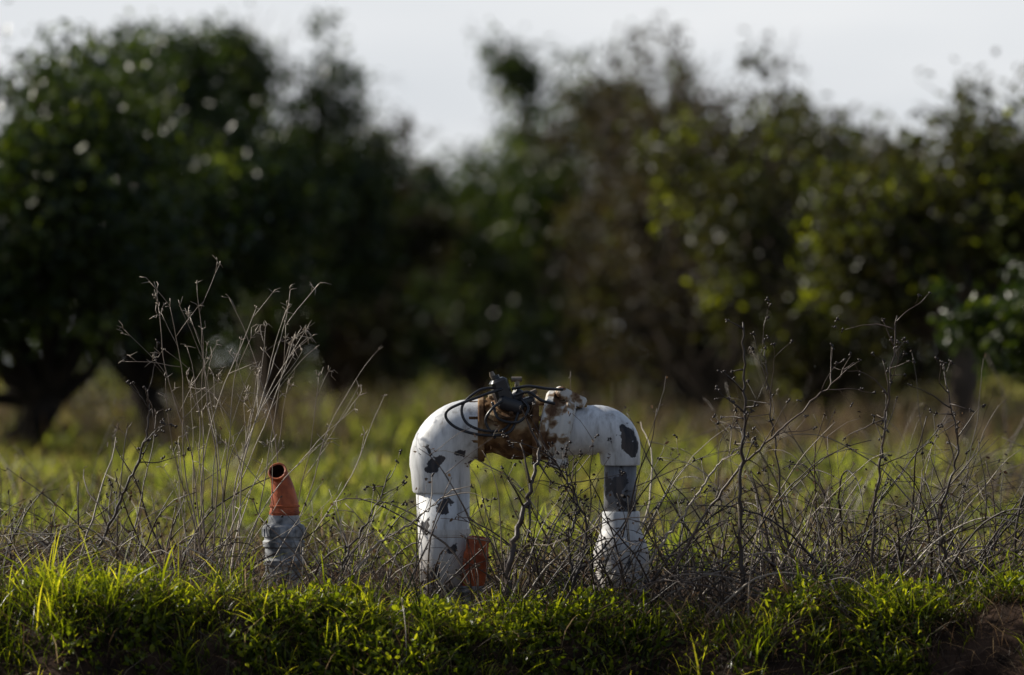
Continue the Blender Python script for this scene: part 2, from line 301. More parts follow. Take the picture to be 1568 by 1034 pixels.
n = 14000; x = rng.uniform(-3.6, 4.2, n); y = rng.uniform(1.2, 9, n); pr_ = np.where(x > 0.75, 0.95, np.where(x < -1.1, 0.35, 0.08)) * (0.45 + 0.55 * np.sin(x * 3.1 + 1.5 * np.sin(y * 2)))
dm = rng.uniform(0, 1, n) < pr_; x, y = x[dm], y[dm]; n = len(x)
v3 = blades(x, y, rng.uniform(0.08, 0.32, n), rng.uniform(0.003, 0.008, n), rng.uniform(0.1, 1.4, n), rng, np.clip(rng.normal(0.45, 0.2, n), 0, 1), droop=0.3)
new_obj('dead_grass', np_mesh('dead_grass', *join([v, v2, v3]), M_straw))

# ------------------------------------------------------------------ pipes
def arc(c, r, a0, a1, n, y=0.0):
    A = np.linspace(math.radians(a0), math.radians(a1), n)
    P = [(c[0] + r * math.cos(t), y, c[1] + r * math.sin(t)) for t in A]
    s = 1 if a1 > a0 else -1
    T = [(-math.sin(t) * s, 0, math.cos(t) * s) for t in A]
    return P, T
pipe = empty('irrigation_pipe_arch', (0, 0, 0))
B = Builder(); Z = (0, 0, 1)
prof = [((-0.207, 0, -0.25), 0.074), ((-0.207, 0, 0.06), 0.076), ((-0.212, 0, 0.30), 0.083)]
B.tube([p for p, r in prof], [r for p, r in prof], 40, tang=[Z] * 3)
new_obj('riser_left', B.mesh('riser_left', M_white), pipe)
B = Builder()
P, T = arc((-0.112, 0.366), 0.110, 180, 90, 14)
pts = [(-0.215, 0, 0.282), (-0.215, 0, 0.282), (-0.216, 0, 0.288), (-0.219, 0, 0.345)] + P + [(-0.085, 0, 0.476), (-0.085, 0, 0.476)]
tg = [Z] * 4 + T + [(1, 0, 0)] * 2
rd = [0.079, 0.086, 0.089, 0.091] + [0.092 + 0.004 * math.sin(i / 13 * math.pi) for i in range(14)] + [0.094, 0.080]
B.tube(pts, rd, 48, tang=tg); new_obj('elbow_left', B.mesh('elbow_left', M_white, sharp=40), pipe)
B = Builder(); B.tube([(-0.207, 0, 0.155), (-0.207, 0, 0.155), (-0.207, 0, 0.172), (-0.207, 0, 0.172)], [0.075, 0.0805, 0.0805, 0.075], 40, tang=[Z] * 4, cap=False)
new_obj('collar', B.mesh('collar', M_white, sharp=40), pipe)
B = Builder(); X = (1, 0, 0); za = 0.476
def lathe_x(B, prof, seg=44, za=za, cap=True, y=0.0, tilt=0.0):
    T = (math.cos(tilt), 0, math.sin(tilt))
    B.tube([(x, y, za + (x - prof[0][0]) * math.tan(tilt)) for x, r in prof], [r for x, r in prof], seg, tang=[T] * len(prof), cap=cap)
lathe_x(B, [(-0.104, 0.05), (-0.104, 0.096), (-0.100, 0.100), (-0.088, 0.100), (-0.084, 0.096), (-0.084, 0.076), (-0.06, 0.072), (-0.04, 0.078), (-0.01, 0.092), (0.03, 0.094), (0.055, 0.080), (0.062, 0.078), (0.062, 0.102), (0.066, 0.105), (0.078, 0.105), (0.082, 0.102), (0.082, 0.05)])
for fx in (-0.109, 0.087):
    for i in range(8):
        a = (i + 0.5) * math.pi / 4; r = 0.086
        yy, zz = r * math.cos(a), za + r * math.sin(a)
        B.tube([(fx - 0.022, yy, zz), (fx - 0.022, yy, zz), (fx + 0.030, yy, zz), (fx + 0.030, yy, zz)], [0.001, 0.008, 0.008, 0.001], 6, tang=[X] * 4)
new_obj('valve_body', B.mesh('valve_body', M_rust, sharp=35), pipe)
B = Builder()
ax = unit(np.array([0.0, -0.55, 0.83])); c0 = np.array([-0.015, 0.0, za])
hh = [(0.03, 0.04), (0.085, 0.055), (0.085, 0.082), (0.089, 0.085), (0.098, 0.085), (0.101, 0.083), (0.101, 0.084), (0.110, 0.084), (0.113, 0.080), (0.113, 0.055), (0.125, 0.040), (0.13, 0.018), (0.145, 0.016), (0.146, 0.004)]
B.tube([c0 + ax * s * 0.82 for s, r in hh], [r * 0.86 for s, r in hh], 36, tang=[ax] * len(hh))
e1 = unit(np.cross(ax, np.array([1.0, 0, 0]))); e0 = np.array([1.0, 0, 0])
for i in range(8):
    a = i * math.pi / 4 + 0.2; q = c0 + (e0 * math.cos(a) + e1 * math.sin(a)) * 0.062
    B.tube([q + ax * 0.06, q + ax * 0.06, q + ax * 0.104, q + ax * 0.104], [0.001, 0.007, 0.007, 0.001], 6, tang=[ax] * 4)
new_obj('valve_bonnet', B.mesh('valve_bonnet', M_rust, sharp=35), pipe)
B = Builder(); tl = -0.22
lathe_x(B, [(0.084, 0.06), (0.084, 0.100), (0.090, 0.110), (0.106, 0.113), (0.112, 0.103), (0.140, 0.099), (0.146, 0.108), (0.152, 0.112), (0.170, 0.109), (0.178, 0.096), (0.180, 0.07)], tilt=tl, za=za + 0.012)
B.box((0.178, -0.02, za + 0.098), (0.095, 0.060, 0.034), 0.2, 0.45)
B.box((0.14, -0.05, za - 0.100), (0.06, 0.04, 0.035), 0.2, 0.1)
B.tube([(0.150, -0.045, za + 0.09), (0.156, -0.045, za + 0.122)], [0.007, 0.007], 6)
new_obj('clamp_coupling', B.mesh('clamp_coupling', M_rustw, sharp=35), pipe)
B = Builder()
P, T = arc((0.258, 0.402), 0.072, 90, 0, 14)
pts = [(0.15, 0, 0.466), (0.225, 0, 0.470), (0.23, 0, 0.4725), (0.23, 0, 0.4725)] + P + [(0.332, 0, 0.372), (0.332, 0, 0.366), (0.332, 0, 0.366)]
rd = [0.072, 0.072, 0.073, 0.0760] + [0.0760 - 0.0135 * i / 13 + 0.004 * math.sin(i / 13 * math.pi) for i in range(14)] + [0.0610, 0.058, 0.048]
B.tube(pts, rd, 44, tang=[X] * 4 + T + [(0, 0, -1)] * 3); new_obj('elbow_right', B.mesh('elbow_right', M_white, sharp=40), pipe)
B = Builder(); B.tube([(0.332, 0, 0.38), (0.330, 0, 0.20)], [0.0495, 0.0495], 36, tang=[(0, 0, -1)] * 2); new_obj('riser_right', B.mesh('riser_right', M_grey), pipe)
B = Builder()
pr = [(0.225, 0.048), (0.225, 0.056), (0.218, 0.058), (0.175, 0.058), (0.165, 0.062), (0.12, 0.080), (0.10, 0.085), (0.02, 0.086), (0.015, 0.090), (-0.03, 0.090), (-0.25, 0.086)]
B.tube([(0.334, 0, z) for z, r in pr], [r for z, r in pr], 44, tang=[(0, 0, -1)] * len(pr)); new_obj('reducer_base', B.mesh('reducer_base', M_white, sharp=40), pipe)
B = Builder()
B.box((-0.03, -0.075, za + 0.110), (0.052, 0.045, 0.095), 0.3, -0.35)
B.box((-0.005, -0.08, za + 0.075), (0.08, 0.05, 0.04), 0.1, 0.3)
B.box((0.012, -0.06, za + 0.095), (0.03, 0.03, 0.06), 0.5, 0.5)
B.box((0.045, -0.07, za + 0.085), (0.05, 0.03, 0.025), 0.2, -0.3)
B.tube([(-0.045, -0.075, za + 0.14), (-0.052, -0.075, za + 0.165)], [0.014, 0.012], 12)
new_obj('solenoid_pilot', B.mesh('solenoid_pilot', M_black, sharp=35), pipe)
B = Builder()
B.tube([(-0.056, -0.07, za + 0.155), (-0.060, -0.07, za + 0.165), (-0.064, -0.07, za + 0.176)], [0.007, 0.009, 0.006], 8)
B.tube([(0.014, -0.06, za + 0.11), (0.016, -0.06, za + 0.15)], [0.007, 0.007], 8)
B.tube([(-0.002, -0.06, za + 0.153), (0.030, -0.06, za + 0.153)], [0.008, 0.008], 8)
B.tube([(0.05, -0.06, za + 0.105), (0.075, -0.06, za + 0.118)], [0.010, 0.008], 8)
new_obj('pilot_fittings', B.mesh('pilot_fittings', M_brass, sharp=35), pipe)
def spline(ctrl, n=60):
    c = np.array(ctrl, float); c = np.vstack([2 * c[0] - c[1], c, 2 * c[-1] - c[-2]]); o = []
    m = len(c) - 3
    for i in range(m):
        for t in np.linspace(0, 1, n // m, endpoint=(i == m - 1)):
            p0, p1, p2, p3 = c[i:i + 4]
            o.append(0.5 * (2 * p1 + (p2 - p0) * t + (2 * p0 - 5 * p1 + 4 * p2 - p3) * t * t + (3 * p1 - p0 - 3 * p2 + p3) * t ** 3))
    return np.array(o)
B = Builder()
for ct in ([(-0.045, -0.09, 0.605), (-0.10, -0.11, 0.595), (-0.15, -0.12, 0.55), (-0.14, -0.125, 0.50), (-0.09, -0.13, 0.475), (-0.03, -0.12, 0.475), (0.0, -0.10, 0.50)],
           [(-0.03, -0.10, 0.60), (-0.09, -0.125, 0.58), (-0.195, -0.12, 0.535), (-0.18, -0.12, 0.49), (-0.10, -0.13, 0.462), (-0.01, -0.12, 0.468), (0.02, -0.10, 0.53)],
           [(0.0, -0.08, 0.60), (0.05, -0.09, 0.608), (0.11, -0.09, 0.600), (0.155, -0.08, 0.598)],
           [(0.01, -0.09, 0.58), (0.05, -0.10, 0.590), (0.09, -0.10, 0.565), (0.13, -0.09, 0.555)],
           [(-0.02, -0.10, 0.57), (-0.06, -0.12, 0.54), (-0.08, -0.12, 0.50), (-0.05, -0.12, 0.45)],
           [(0.03, -0.09, 0.57), (0.05, -0.11, 0.54), (0.02, -0.12, 0.50), (-0.04, -0.12, 0.51), (-0.06, -0.10, 0.56)]):
    p = spline(ct); B.tube(p, [0.0044] * len(p), 8)
new_obj('control_tubing', B.mesh('control_tubing', M_black), pipe)

st = empty('capped_standpipe', (-0.695, -0.05, 0.0))
B = Builder()
pr = [(-0.2, 0.058), (0.065, 0.058), (0.065, 0.064), (0.078, 0.066), (0.085, 0.060), (0.115, 0.060), (0.120, 0.066), (0.135, 0.067), (0.140, 0.062), (0.148, 0.062), (0.150, 0.067), (0.178, 0.067), (0.185, 0.062), (0.190, 0.050), (0.215, 0.048), (0.215, 0.030)]
pr = [(z, r * 0.97) for z, r in pr]
B.tube([(0, 0, z) for z, r in pr], [r for z, r in pr], 32, tang=[Z] * len(pr))
for i in range(14):
    a = i * 2 * math.pi / 14
    B.box((0.064 * math.cos(a), 0.064 * math.sin(a), 0.164), (0.008, 0.008, 0.024), a)
new_obj('threaded_fitting', B.mesh('threaded_fitting', M_plast, sharp=35), st)
B = Builder()
ctr = [(0.0, 0, 0.212), (0.002, 0, 0.235), (0.000, 0, 0.265), (-0.004, 0, 0.295), (-0.010, -0.002, 0.322), (-0.015, -0.010, 0.340)]
ctr = spline(ctr, 25); rr = list(np.interp(np.linspace(0, 1, len(ctr)), [0, 0.12, 0.3, 0.6, 0.85, 1], [0.045, 0.045, 0.043, 0.036, 0.030, 0.028]))
e = ctr[-1]; d = unit(np.array([-0.22, -0.85, 0.50])); tt = list(np.gradient(ctr, axis=0))
for q in range(3): tt[-1 - q] = unit(tt[-1 - q]) * (0.3 + 0.25 * q) + d * (0.7 - 0.25 * q)
P = list(ctr) + [e + d * 0.010, e + d * 0.019, e + d * 0.021, e + d * 0.019]; rr += [0.029, 0.0295, 0.027, 0.0225]; tt += [d] * 4
B.tube(P, rr, 30, tang=tt, cap=False)
for z, r in ((0.222, 0.0455), (0.242, 0.0445)):
    B.tube([(0.002, 0, z - 0.004), (0.002, 0, z - 0.002), (0.002, 0, z + 0.003), (0.002, 0, z + 0.005)], [r - 0.004, r + 0.002, r + 0.002, r - 0.004], 30, tang=[Z] * 4, cap=False)
new_obj('orange_spout', B.mesh('orange_spout', M_orange, sharp=45), st)
B = Builder(); B.tube([e + d * 0.019, e + d * 0.002, e - d * 0.016, e - d * 0.017], [0.0226, 0.021, 0.017, 0.0004], 30, tang=[d] * 4, cap=False); new_obj('spout_bore', B.mesh('spout_bore', M_bore, sharp=40), st)

cp = empty('orange_valve_cap', (-0.12, -0.05, 0.0))
B = Builder()
pr = [(-0.02, 0.030), (0.0, 0.034), (0.02, 0.037), (0.10, 0.039), (0.105, 0.035), (0.115, 0.034), (0.145, 0.035), (0.150, 0.030), (0.150, 0.022), (0.12, 0.02)]
tl2 = unit(np.array([0.12, -0.1, 1.0]))
B.tube([tl2 * z for z, r in pr], [r for z, r in pr], 30, tang=[tl2] * len(pr))
B.box((0.022, -0.03, 0.132), (0.03, 0.02, 0.02), 0.3, 0.1)
new_obj('cap_shell', B.mesh('cap_shell', M_orange, sharp=35), cp)
B = Builder(); B.tube([(0, 0, -0.2), (0, 0, -0.02), (0, 0, -0.02), (0, 0, 0.0)], [0.028, 0.028, 0.036, 0.036], 24, tang=[Z] * 4); new_obj('cap_stub', B.mesh('cap_stub', M_plast, sharp=35), cp)

# ------------------------------------------------------------------ stalks
def stalk(B, p, d, Ln, r, rng, wander=0.1, droop=0.0, bprob=0.25, depth=2, tone=0.5, spread=0.6, seg=5, step=0.035, tips=None, blen=(0.35, 0.8), b0=0.15):
    n = max(3, int(Ln / step)); pts = [np.array(p, float)]; d = unit(np.array(d, float)); p = pts[0]
    for i in range(n):
        d = d + rng.normal(0, wander, 3); d[2] -= droop * (i / n); d = unit(d)
        p = p + d * (Ln / n); pts.append(p)
        if depth > 0 and i > n * b0 and rng.uniform() < bprob:
            dd = unit(d + rng.normal(0, spread, 3))
            stalk(B, p, dd, Ln * (1 - i / n * 0.7) * rng.uniform(*blen), r * (1 - 0.6 * i / n) * 0.7, rng, wander, droop, bprob, depth - 1, tone, spread, max(3, seg - 1), step, tips, blen, b0)
    B.tube(pts, [max(0.0008, r * (1 - 0.7 * i / n)) for i in range(n + 1)], seg, tone=tone)
    if tips is not None: tips.append((p, d))
def weed(name, x, y, targets, seed, tone=0.75):
    rng = np.random.default_rng(seed); B = Builder(); tips = []
    e = empty(name, (x, y, float(gz(x, y)) - 0.02))
    for (tx, tz, r, bp) in targets:
        st_ = np.array([rng.normal(0, 0.03), rng.normal(0, 0.03), 0]); tgt = np.array([tx - x, rng.normal(0, 0.08), tz])
        Ln = np.linalg.norm(tgt - st_); dir_ = (tgt - st_) / Ln
        stalk(B, st_, dir_ + np.array([0, 0, 0.10]), Ln * 1.02, r, rng, 0.05, 0.012, bp, 3, tone + rng.normal(0, 0.12), 0.42, 5, 0.03, tips, (0.2, 0.45), 0.4)
    for p, d in tips:
        for q in range(3):
            dd = unit(d + rng.normal(0, 0.7, 3)); l = rng.uniform(0.01, 0.03); B.tube([p, p + dd * l * 0.5, p + (dd + rng.normal(0, 0.3, 3)) * l], [0.0008, 0.0014, 0.0007], 3, tone=min(1, tone + 0.1))
    new_obj('stalks', B.mesh('stalks', M_twig), e)
weed('dry_weed', -0.90, -0.15, [(-1.02, 0.98, 0.0030, 0.30), (-0.96, 0.92, 0.003, 0.28), (-0.86, 0.80, 0.003, 0.2), (-1.06, 0.90, 0.003, 0.32), (-0.98, 0.80, 0.0026, 0.26), (-1.02, 0.70, 0.0026, 0.26), (-1.08, 0.84, 0.0026, 0.3), (-0.93, 0.98, 0.0028, 0.26)], 31, 0.72)
weed('dry_weed', -0.87, -0.05, [(-0.72, 0.98, 0.0034, 0.26), (-0.66, 0.88, 0.003, 0.26), (-0.74, 0.74, 0.003, 0.22), (-0.62, 0.80, 0.0028, 0.22), (-0.70, 0.94, 0.0026, 0.22), (-0.78, 0.86, 0.0026, 0.24), (-0.66, 0.70, 0.0026, 0.24)], 32, 0.75)
weed('dry_weed', -0.70, 0.1, [(-0.55, 0.96, 0.0028, 0.12), (-0.46, 0.66, 0.0026, 0.14), (-0.60, 0.70, 0.0024, 0.16), (-0.52, 0.80, 0.0024, 0.14)], 33, 0.65)
weed('dry_weed', -1.2, -0.1, [(-1.08, 0.55, 0.0035, 0.16), (-1.25, 0.50, 0.0035, 0.16), (-1.40, 0.42, 0.0035, 0.16)], 34, 0.25)
weed('dry_weed', -0.95, -0.2, [(-0.90, 0.62, 0.0028, 0.18), (-0.80, 0.52, 0.003, 0.18), (-0.72, 0.42, 0.003, 0.18), (-1.0, 0.5, 0.003, 0.18)], 35, 0.72)

def bramble(name, x0, x1, count, seed, hmax=0.6, tone=0.16, ymin=-0.35, ymax=0.35, rmax=0.0052, droop=0.10, bp=0.10, step=0.04, leafy=0.35, rmin=0.0020, pale=0.34, wander=0.09, lean=1.6):
    rng = np.random.default_rng(seed); B = Builder(); tips = []
    for i in range(count):
        x = rng.uniform(x0, x1); y = rng.uniform(ymin, ymax)
        a = rng.uniform(0, 2 * math.pi); s = rng.uniform(0.1, lean)
        Ln = hmax * rng.uniform(0.4, 1.0) if rng.uniform() < 0.7 else hmax * rng.uniform(0.9, 1.7)
        stalk(B, (x, y, float(gz(x, y)) - 0.03), (math.cos(a) * s, math.sin(a) * s * 0.5, 1), Ln, rng.uniform(rmin, rmax) * (0.75 if Ln < hmax * 0.7 else 1), rng, wander, droop * rng.uniform(0, 3.0), bp, 2, np.clip(tone + rng.normal(0, 0.12) + (rng.uniform(0.3, 0.75) if rng.uniform() < pale else 0), 0, 1), 0.8, 5, step, tips)
    e = empty(name, (0, 0, 0)); new_obj('canes', B.mesh('canes', M_twig), e)
    T = np.array([t[0] for t in tips]); k = 3
    C = np.repeat(T, k, 0) + rng.normal(0, 0.008, (len(T) * k, 3)); sel = rng.uniform(0, 1, len(C)) < leafy; C = C[sel]
    lv = leaves(C, rng.uniform(0.008, 0.018, len(C)), rng.uniform(0.005, 0.011, len(C)), rng, np.clip(rng.normal(0.15, 0.15, len(C)), 0, 1), droop=0.8)
    new_obj('withered_leaves', np_mesh('withered_leaves', *lv, M_straw), e)
bramble('bramble', -0.12, 0.32, 110, 41, 0.48, ymin=-0.50, ymax=0.1)
bramble('bramble', 0.28, 0.95, 170, 42, 0.50, ymin=-0.45)
bramble('bramble', 0.90, 1.85, 210, 43, 0.50, ymin=-0.45)
bramble('bramble', -1.85, -1.0, 160, 44, 0.36)
bramble('bramble', -0.65, -0.05, 85, 45, 0.32, tone=0.3, ymin=-0.50, ymax=0.1)
bramble('bramble', -1.1, -0.3, 80, 47, 0.22, tone=0.25)
bramble('bramble', -1.8, 1.8, 460, 46, 0.30, tone=0.28, ymin=-0.62, ymax=0.1, rmax=0.0036, droop=0.35, lean=2.4)
bramble('bramble', 0.7, 3.2, 150, 48, 0.50, tone=0.4, ymin=0.8, ymax=5.0, rmax=0.006, step=0.07, bp=0.15)
bramble('bramble', -3.0, -1.1, 80, 49, 0.40, tone=0.35, ymin=0.6, ymax=4.0, rmax=0.006, step=0.07, bp=0.15)
def upright(name, pts, r, seed, tone, bp, bl=0.18):
    rng = np.random.default_rng(seed); B = Builder(); tips = []
    p = spline(pts, 40); e = empty(name, (0, 0, 0))
    p[1:-1] += rng.normal(0, 0.003, (len(p) - 2, 3))
    B.tube(p, np.linspace(r, r * 0.35, len(p)), 7, tone=tone)
    for i in range(6, len(p)):
        if rng.uniform() < bp:
            d = unit(p[i] - p[i - 1]); dd = unit(d + rng.normal(0, 0.8, 3)); stalk(B, p[i], dd, rng.uniform(0.03, bl), r * 0.4, rng, 0.12, 0.03, 0.2, 1, tone, 0.6, 4, 0.02, tips)
    for q, d in tips:
        for k in range(3):
            dd = unit(rng.normal(0, 1, 3)); B.tube([q, q + dd * 0.005, q + dd * 0.010], [0.001, 0.0035, 0.001], 4, tone=0.05)
    new_obj('stalk', B.mesh('stalk', M_twig), e)
upright('dead_branch', [(-0.03, -0.46, -0.16), (0.0, -0.44, 0.12), (0.05, -0.40, 0.29), (0.085, -0.35, 0.43)], 0.012, 51, 0.22, 0.15)
upright('dead_branch', [(0.685, -0.4, -0.12), (0.675, -0.4, 0.30), (0.69, -0.4, 0.55), (0.684, -0.4, 0.80)], 0.0075, 52, 0.08, 0.4, 0.12)
upright('dead_branch', [(1.06, -0.3, -0.10), (1.09, -0.3, 0.30), (1.12, -0.3, 0.55), (1.15, -0.3, 0.82)], 0.0055, 53, 0.25, 0.75)
upright('dead_branch', [(0.45, -0.3, 0.02), (0.66, -0.3, 0.34), (0.85, -0.3, 0.52), (1.02, -0.3, 0.68)], 0.005, 54, 0.5, 0.4)
upright('dead_branch', [(0.86, -0.1, -0.05), (0.80, -0.1, 0.40), (0.78, -0.1, 0.60), (0.76, -0.1, 0.72)], 0.0035, 55, 0.15, 0.35)
upright('dead_branch', [(0.12, -0.4, -0.12), (0.22, -0.38, 0.16), (0.16, -0.34, 0.34), (0.10, -0.3, 0.40)], 0.005, 56, 0.05, 0.7)
upright('dead_branch', [(0.22, -0.4, -0.12), (0.17, -0.36, 0.12), (0.19, -0.32, 0.26), (0.14, -0.28, 0.36)], 0.005, 59, 0.05, 0.9)
upright('dead_branch', [(-0.55, -0.40, -0.10), (-0.42, -0.36, 0.12), (-0.30, -0.33, 0.20), (-0.18, -0.30, 0.30)], 0.005, 57, 0.8, 0.25)
upright('dead_branch', [(-1.30, -0.25, 0.0), (-1.18, -0.25, 0.25), (-1.10, -0.25, 0.45), (-1.09, -0.25, 0.60)], 0.0055, 58, 0.12, 0.45)
upright('dead_branch', [(0.38, -0.36, 0.05), (0.50, -0.36, 0.22), (0.62, -0.36, 0.38), (0.72, -0.36, 0.46)], 0.005, 60, 0.85, 0.25)
upright('dead_branch', [(1.35, -0.3, -0.08), (1.28, -0.3, 0.20), (1.33, -0.3, 0.42), (1.30, -0.3, 0.60)], 0.006, 61, 0.12, 0.5)
upright('dead_branch', [(-0.48, -0.5, -0.10), (-0.50, -0.45, 0.08), (-0.42, -0.4, 0.22), (-0.36, -0.36, 0.36)], 0.0045, 62, 0.2, 0.4)

# ------------------------------------------------------------------ trees
def tree(name, X0, Y0, H, W, seed, lm, nl=15000, zmin=0.5, leaf=0.085, twigs=0, shoots=26, lobes=15, depthf=1.0, tk=0.028, lean=None, floor=0.12):
    rng = np.random.default_rng(seed); e = empty(name, (X0, Y0, float(gz(X0, Y0)) - 0.05))
    B = Builder(); rw = W / 2; zc = (H + zmin) / 2; rz = (H - zmin) / 2
    LC = []
    for i in range(lobes):
        a = i * 2.4 + rng.uniform(-0.5, 0.5); u = rng.uniform(-0.9, 0.85); rr = math.sqrt(max(0.12, 1 - u * u)) * rng.uniform(0.4, 0.95)
        LC.append((rw * rr * math.cos(a), rw * rr * math.sin(a) * depthf, zc + rz * u * rng.uniform(0.6, 0.95), rng.uniform(0.18, 0.42) * rw, ))
    LC = np.array(LC)
    th = max(zmin, 0.3) * rng.uniform(0.5, 0.9) + 0.1; tw = tk * H
    ln = rng.normal(0, 0.12, 2) if lean is None else np.array(lean); top = np.array([ln[0], ln[1], th])
    B.tube([np.array([0, 0, -0.1]), np.array([0, 0, 0.02]), top * 0.5 + rng.normal(0, 0.02, 3), top], [tw * 1.5, tw * 1.2, tw, tw * 0.9], 10)
    for c in LC:
        tgt = c[:3]; mid = top * 0.5 + tgt * 0.5 + rng.normal(0, 0.10 * rw, 3); mid[2] -= 0.05
        p = spline([top - np.array([0, 0, 0.05]), mid, tgt], 14); B.tube(p, np.linspace(tw * 0.6, tw * 0.14, len(p)), 6)
        for q in range(3):
            s = p[rng.integers(5, len(p))]; stalk(B, s, rng.normal(0, 1, 3) + np.array([0, 0, 0.4]), rw * 0.5, tw * 0.14, rng, 0.15, 0, 0.15, 1, 0.3, 0.6, 4, 0.10)
    tips = []
    for i in range(shoots):
        c = LC[rng.integers(0, lobes)]; d = unit(np.array([c[0] / rw + rng.normal(0, 0.5), c[1] / rw + rng.normal(0, 0.5), 0.5 + (c[2] - zc) / rz + abs(rng.normal(0, 0.4))]))
        s = c[:3] + d * c[3] * 0.5
        stalk(B, s, d, c[3] * rng.uniform(0.6, 1.3), 0.008, rng, 0.10, 0.0, 0.22, 1, 0.3, 0.5, 4, 0.08, tips)
    for i in range(twigs):
        c = LC[rng.integers(0, lobes)]; d = unit(rng.normal(0, 1, 3)); s = c[:3] + d * c[3] * rng.uniform(0.3, 1.05)
        stalk(B, s, d * 0.6 + np.array([0, 0, rng.uniform(-0.9, 0.4)]), rng.uniform(0.3, 0.8), 0.009, rng, 0.12, 0.10, 0.18, 1, 0.5, 0.6, 3, 0.10)
    new_obj('trunk_and_limbs', B.mesh('trunk_and_limbs', M_bark if not twigs else M_twigbark), e)
    ncl = nl // 22
    li = rng.integers(0, lobes, ncl); dv = unit(rng.normal(size=(ncl, 3)) + np.array([0, 0, 0.15]))
    rr = LC[li, 3] * np.where(rng.uniform(0, 1, ncl) < 0.75, rng.uniform(0.75, 1.12, ncl), rng.uniform(0.1, 0.8, ncl))
    cc = LC[li, :3] + dv * rr[:, None]
    inner = rng.uniform(0, 1, ncl) < 0.25
    iv = unit(rng.normal(size=(ncl, 3))) * (rng.uniform(0, 1, ncl) ** 0.4)[:, None] * np.array([rw * 0.75, rw * 0.75 * depthf, rz * 0.85])
    cc = np.where(inner[:, None], iv + np.array([0, 0, zc]), cc)
    tp = np.array([t[0] for t in tips]); cc = np.concatenate([cc, tp[rng.integers(0, len(tp), int(len(tp) * 0.8))]])
    k = 22; n = len(cc) * k; sz = np.repeat(rng.uniform(0.05, 0.14, len(cc)), k)
    C = np.repeat(cc, k, 0) + rng.normal(size=(n, 3)) * sz[:, None] * (rw / 1.3)
    C[:, 2] = np.maximum(C[:, 2], floor + rng.uniform(0, 0.12, n))
    tn = np.clip(np.repeat(rng.normal(0.45, 0.25, len(cc)), k) + rng.normal(0, 0.14, n), 0, 1)
    lv = leaves(C, leaf * rng.uniform(0.6, 1.25, n), leaf * 0.5 * rng.uniform(0.7, 1.2, n), rng, tn)
    new_obj('foliage', np_mesh('foliage', *lv, lm), e)
tree('citrus_tree', -3.40, 14.0, 2.70, 2.8, 1, M_leafA, 21000, 0.70, tk=0.040, lean=(0.35, 0.0), floor=0.45)
tree('citrus_tree', -2.75, 18.5, 3.50, 2.2, 2, M_leafA, 17000, 0.60, tk=0.035)
tree('citrus_tree', -2.05, 23.0, 3.80, 2.2, 3, M_leafA, 14000, 0.5, twigs=90)
tree('citrus_tree', -1.80, 31.0, 3.80, 2.0, 4, M_leafB, 10500, 0.2, twigs=140)
tree('citrus_tree', -3.6, 30.0, 3.7, 3.2, 5, M_leafA, 13000, 0.1, leaf=0.11)
tree('citrus_tree', -2.2, 50.0, 3.4, 3.0, 6, M_leafA, 10000, 0.1, leaf=0.13)
tree('citrus_tree', 2.95, 14.5, 2.40, 2.1, 7, M_leafC, 9500, 0.95, twigs=40, tk=0.042, lean=(0.15, 0.0), floor=0.75)
tree('citrus_tree', 4.1, 17.0, 2.50, 2.4, 8, M_leafA, 12000, 0.6, floor=0.4)
tree('dry_tree', 2.35, 18.5, 2.95, 2.3, 9, M_leafC, 9500, 0.45, twigs=230)
tree('dry_tree', 1.80, 22.5, 3.45, 2.3, 10, M_leafB, 11500, 0.2, twigs=320)
tree('citrus_tree', 1.40, 26.0, 4.35, 2.3, 11, M_leafB, 13500, 0.2, twigs=160)
tree('citrus_tree', 0.75, 30.0, 4.30, 2.6, 12, M_leafA, 15000, 0.1, leaf=0.095, twigs=80)
tree('citrus_tree', -0.10, 38.0, 3.90, 2.5, 13, M_leafA, 13000, 0.1, leaf=0.105)
tree('citrus_tree', -0.75, 50.0, 3.6, 2.6, 14, M_leafA, 12000, 0.1, leaf=0.13)
tree('citrus_tree', 3.4, 27.0, 3.2, 3.2, 15, M_leafB, 12000, 0.1, leaf=0.11, twigs=60)
tree('citrus_tree', 5.6, 24.0, 2.8, 3.0, 16, M_leafA, 10000, 0.2, leaf=0.11)
tree('citrus_tree', -5.6, 18.0, 3.0, 3.0, 17, M_leafA, 10000, 0.3, leaf=0.10)
tree('citrus_sapling', 2.75, 8.5, 1.18, 0.80, 18, M_leafA, 3600, 0.52, leaf=0.06, lobes=8, shoots=8, floor=0.4, lean=(0.15, 0))

rng = np.random.default_rng(71); n = 30000
cx = rng.uniform(-26, 26, 1000); cyy = rng.uniform(78, 92, 1000); hmax = 3.6 + 0.7 * np.sin(cx * 0.9) + 0.5 * np.sin(cx * 2.3 + 1)
cz = hmax * rng.uniform(0, 1, 1000) ** 0.7
C = np.repeat(np.stack([cx, cyy, cz], 1), 30, 0) + rng.normal(0, 0.35, (n, 3)); C[:, 2] = np.abs(C[:, 2])
lv = leaves(C, rng.uniform(0.2, 0.4, n), rng.uniform(0.12, 0.22, n), rng, np.clip(rng.normal(0.4, 0.25, n), 0, 1))
new_obj('distant_tree_row', np_mesh('distant_tree_row', *lv, M_leafA))

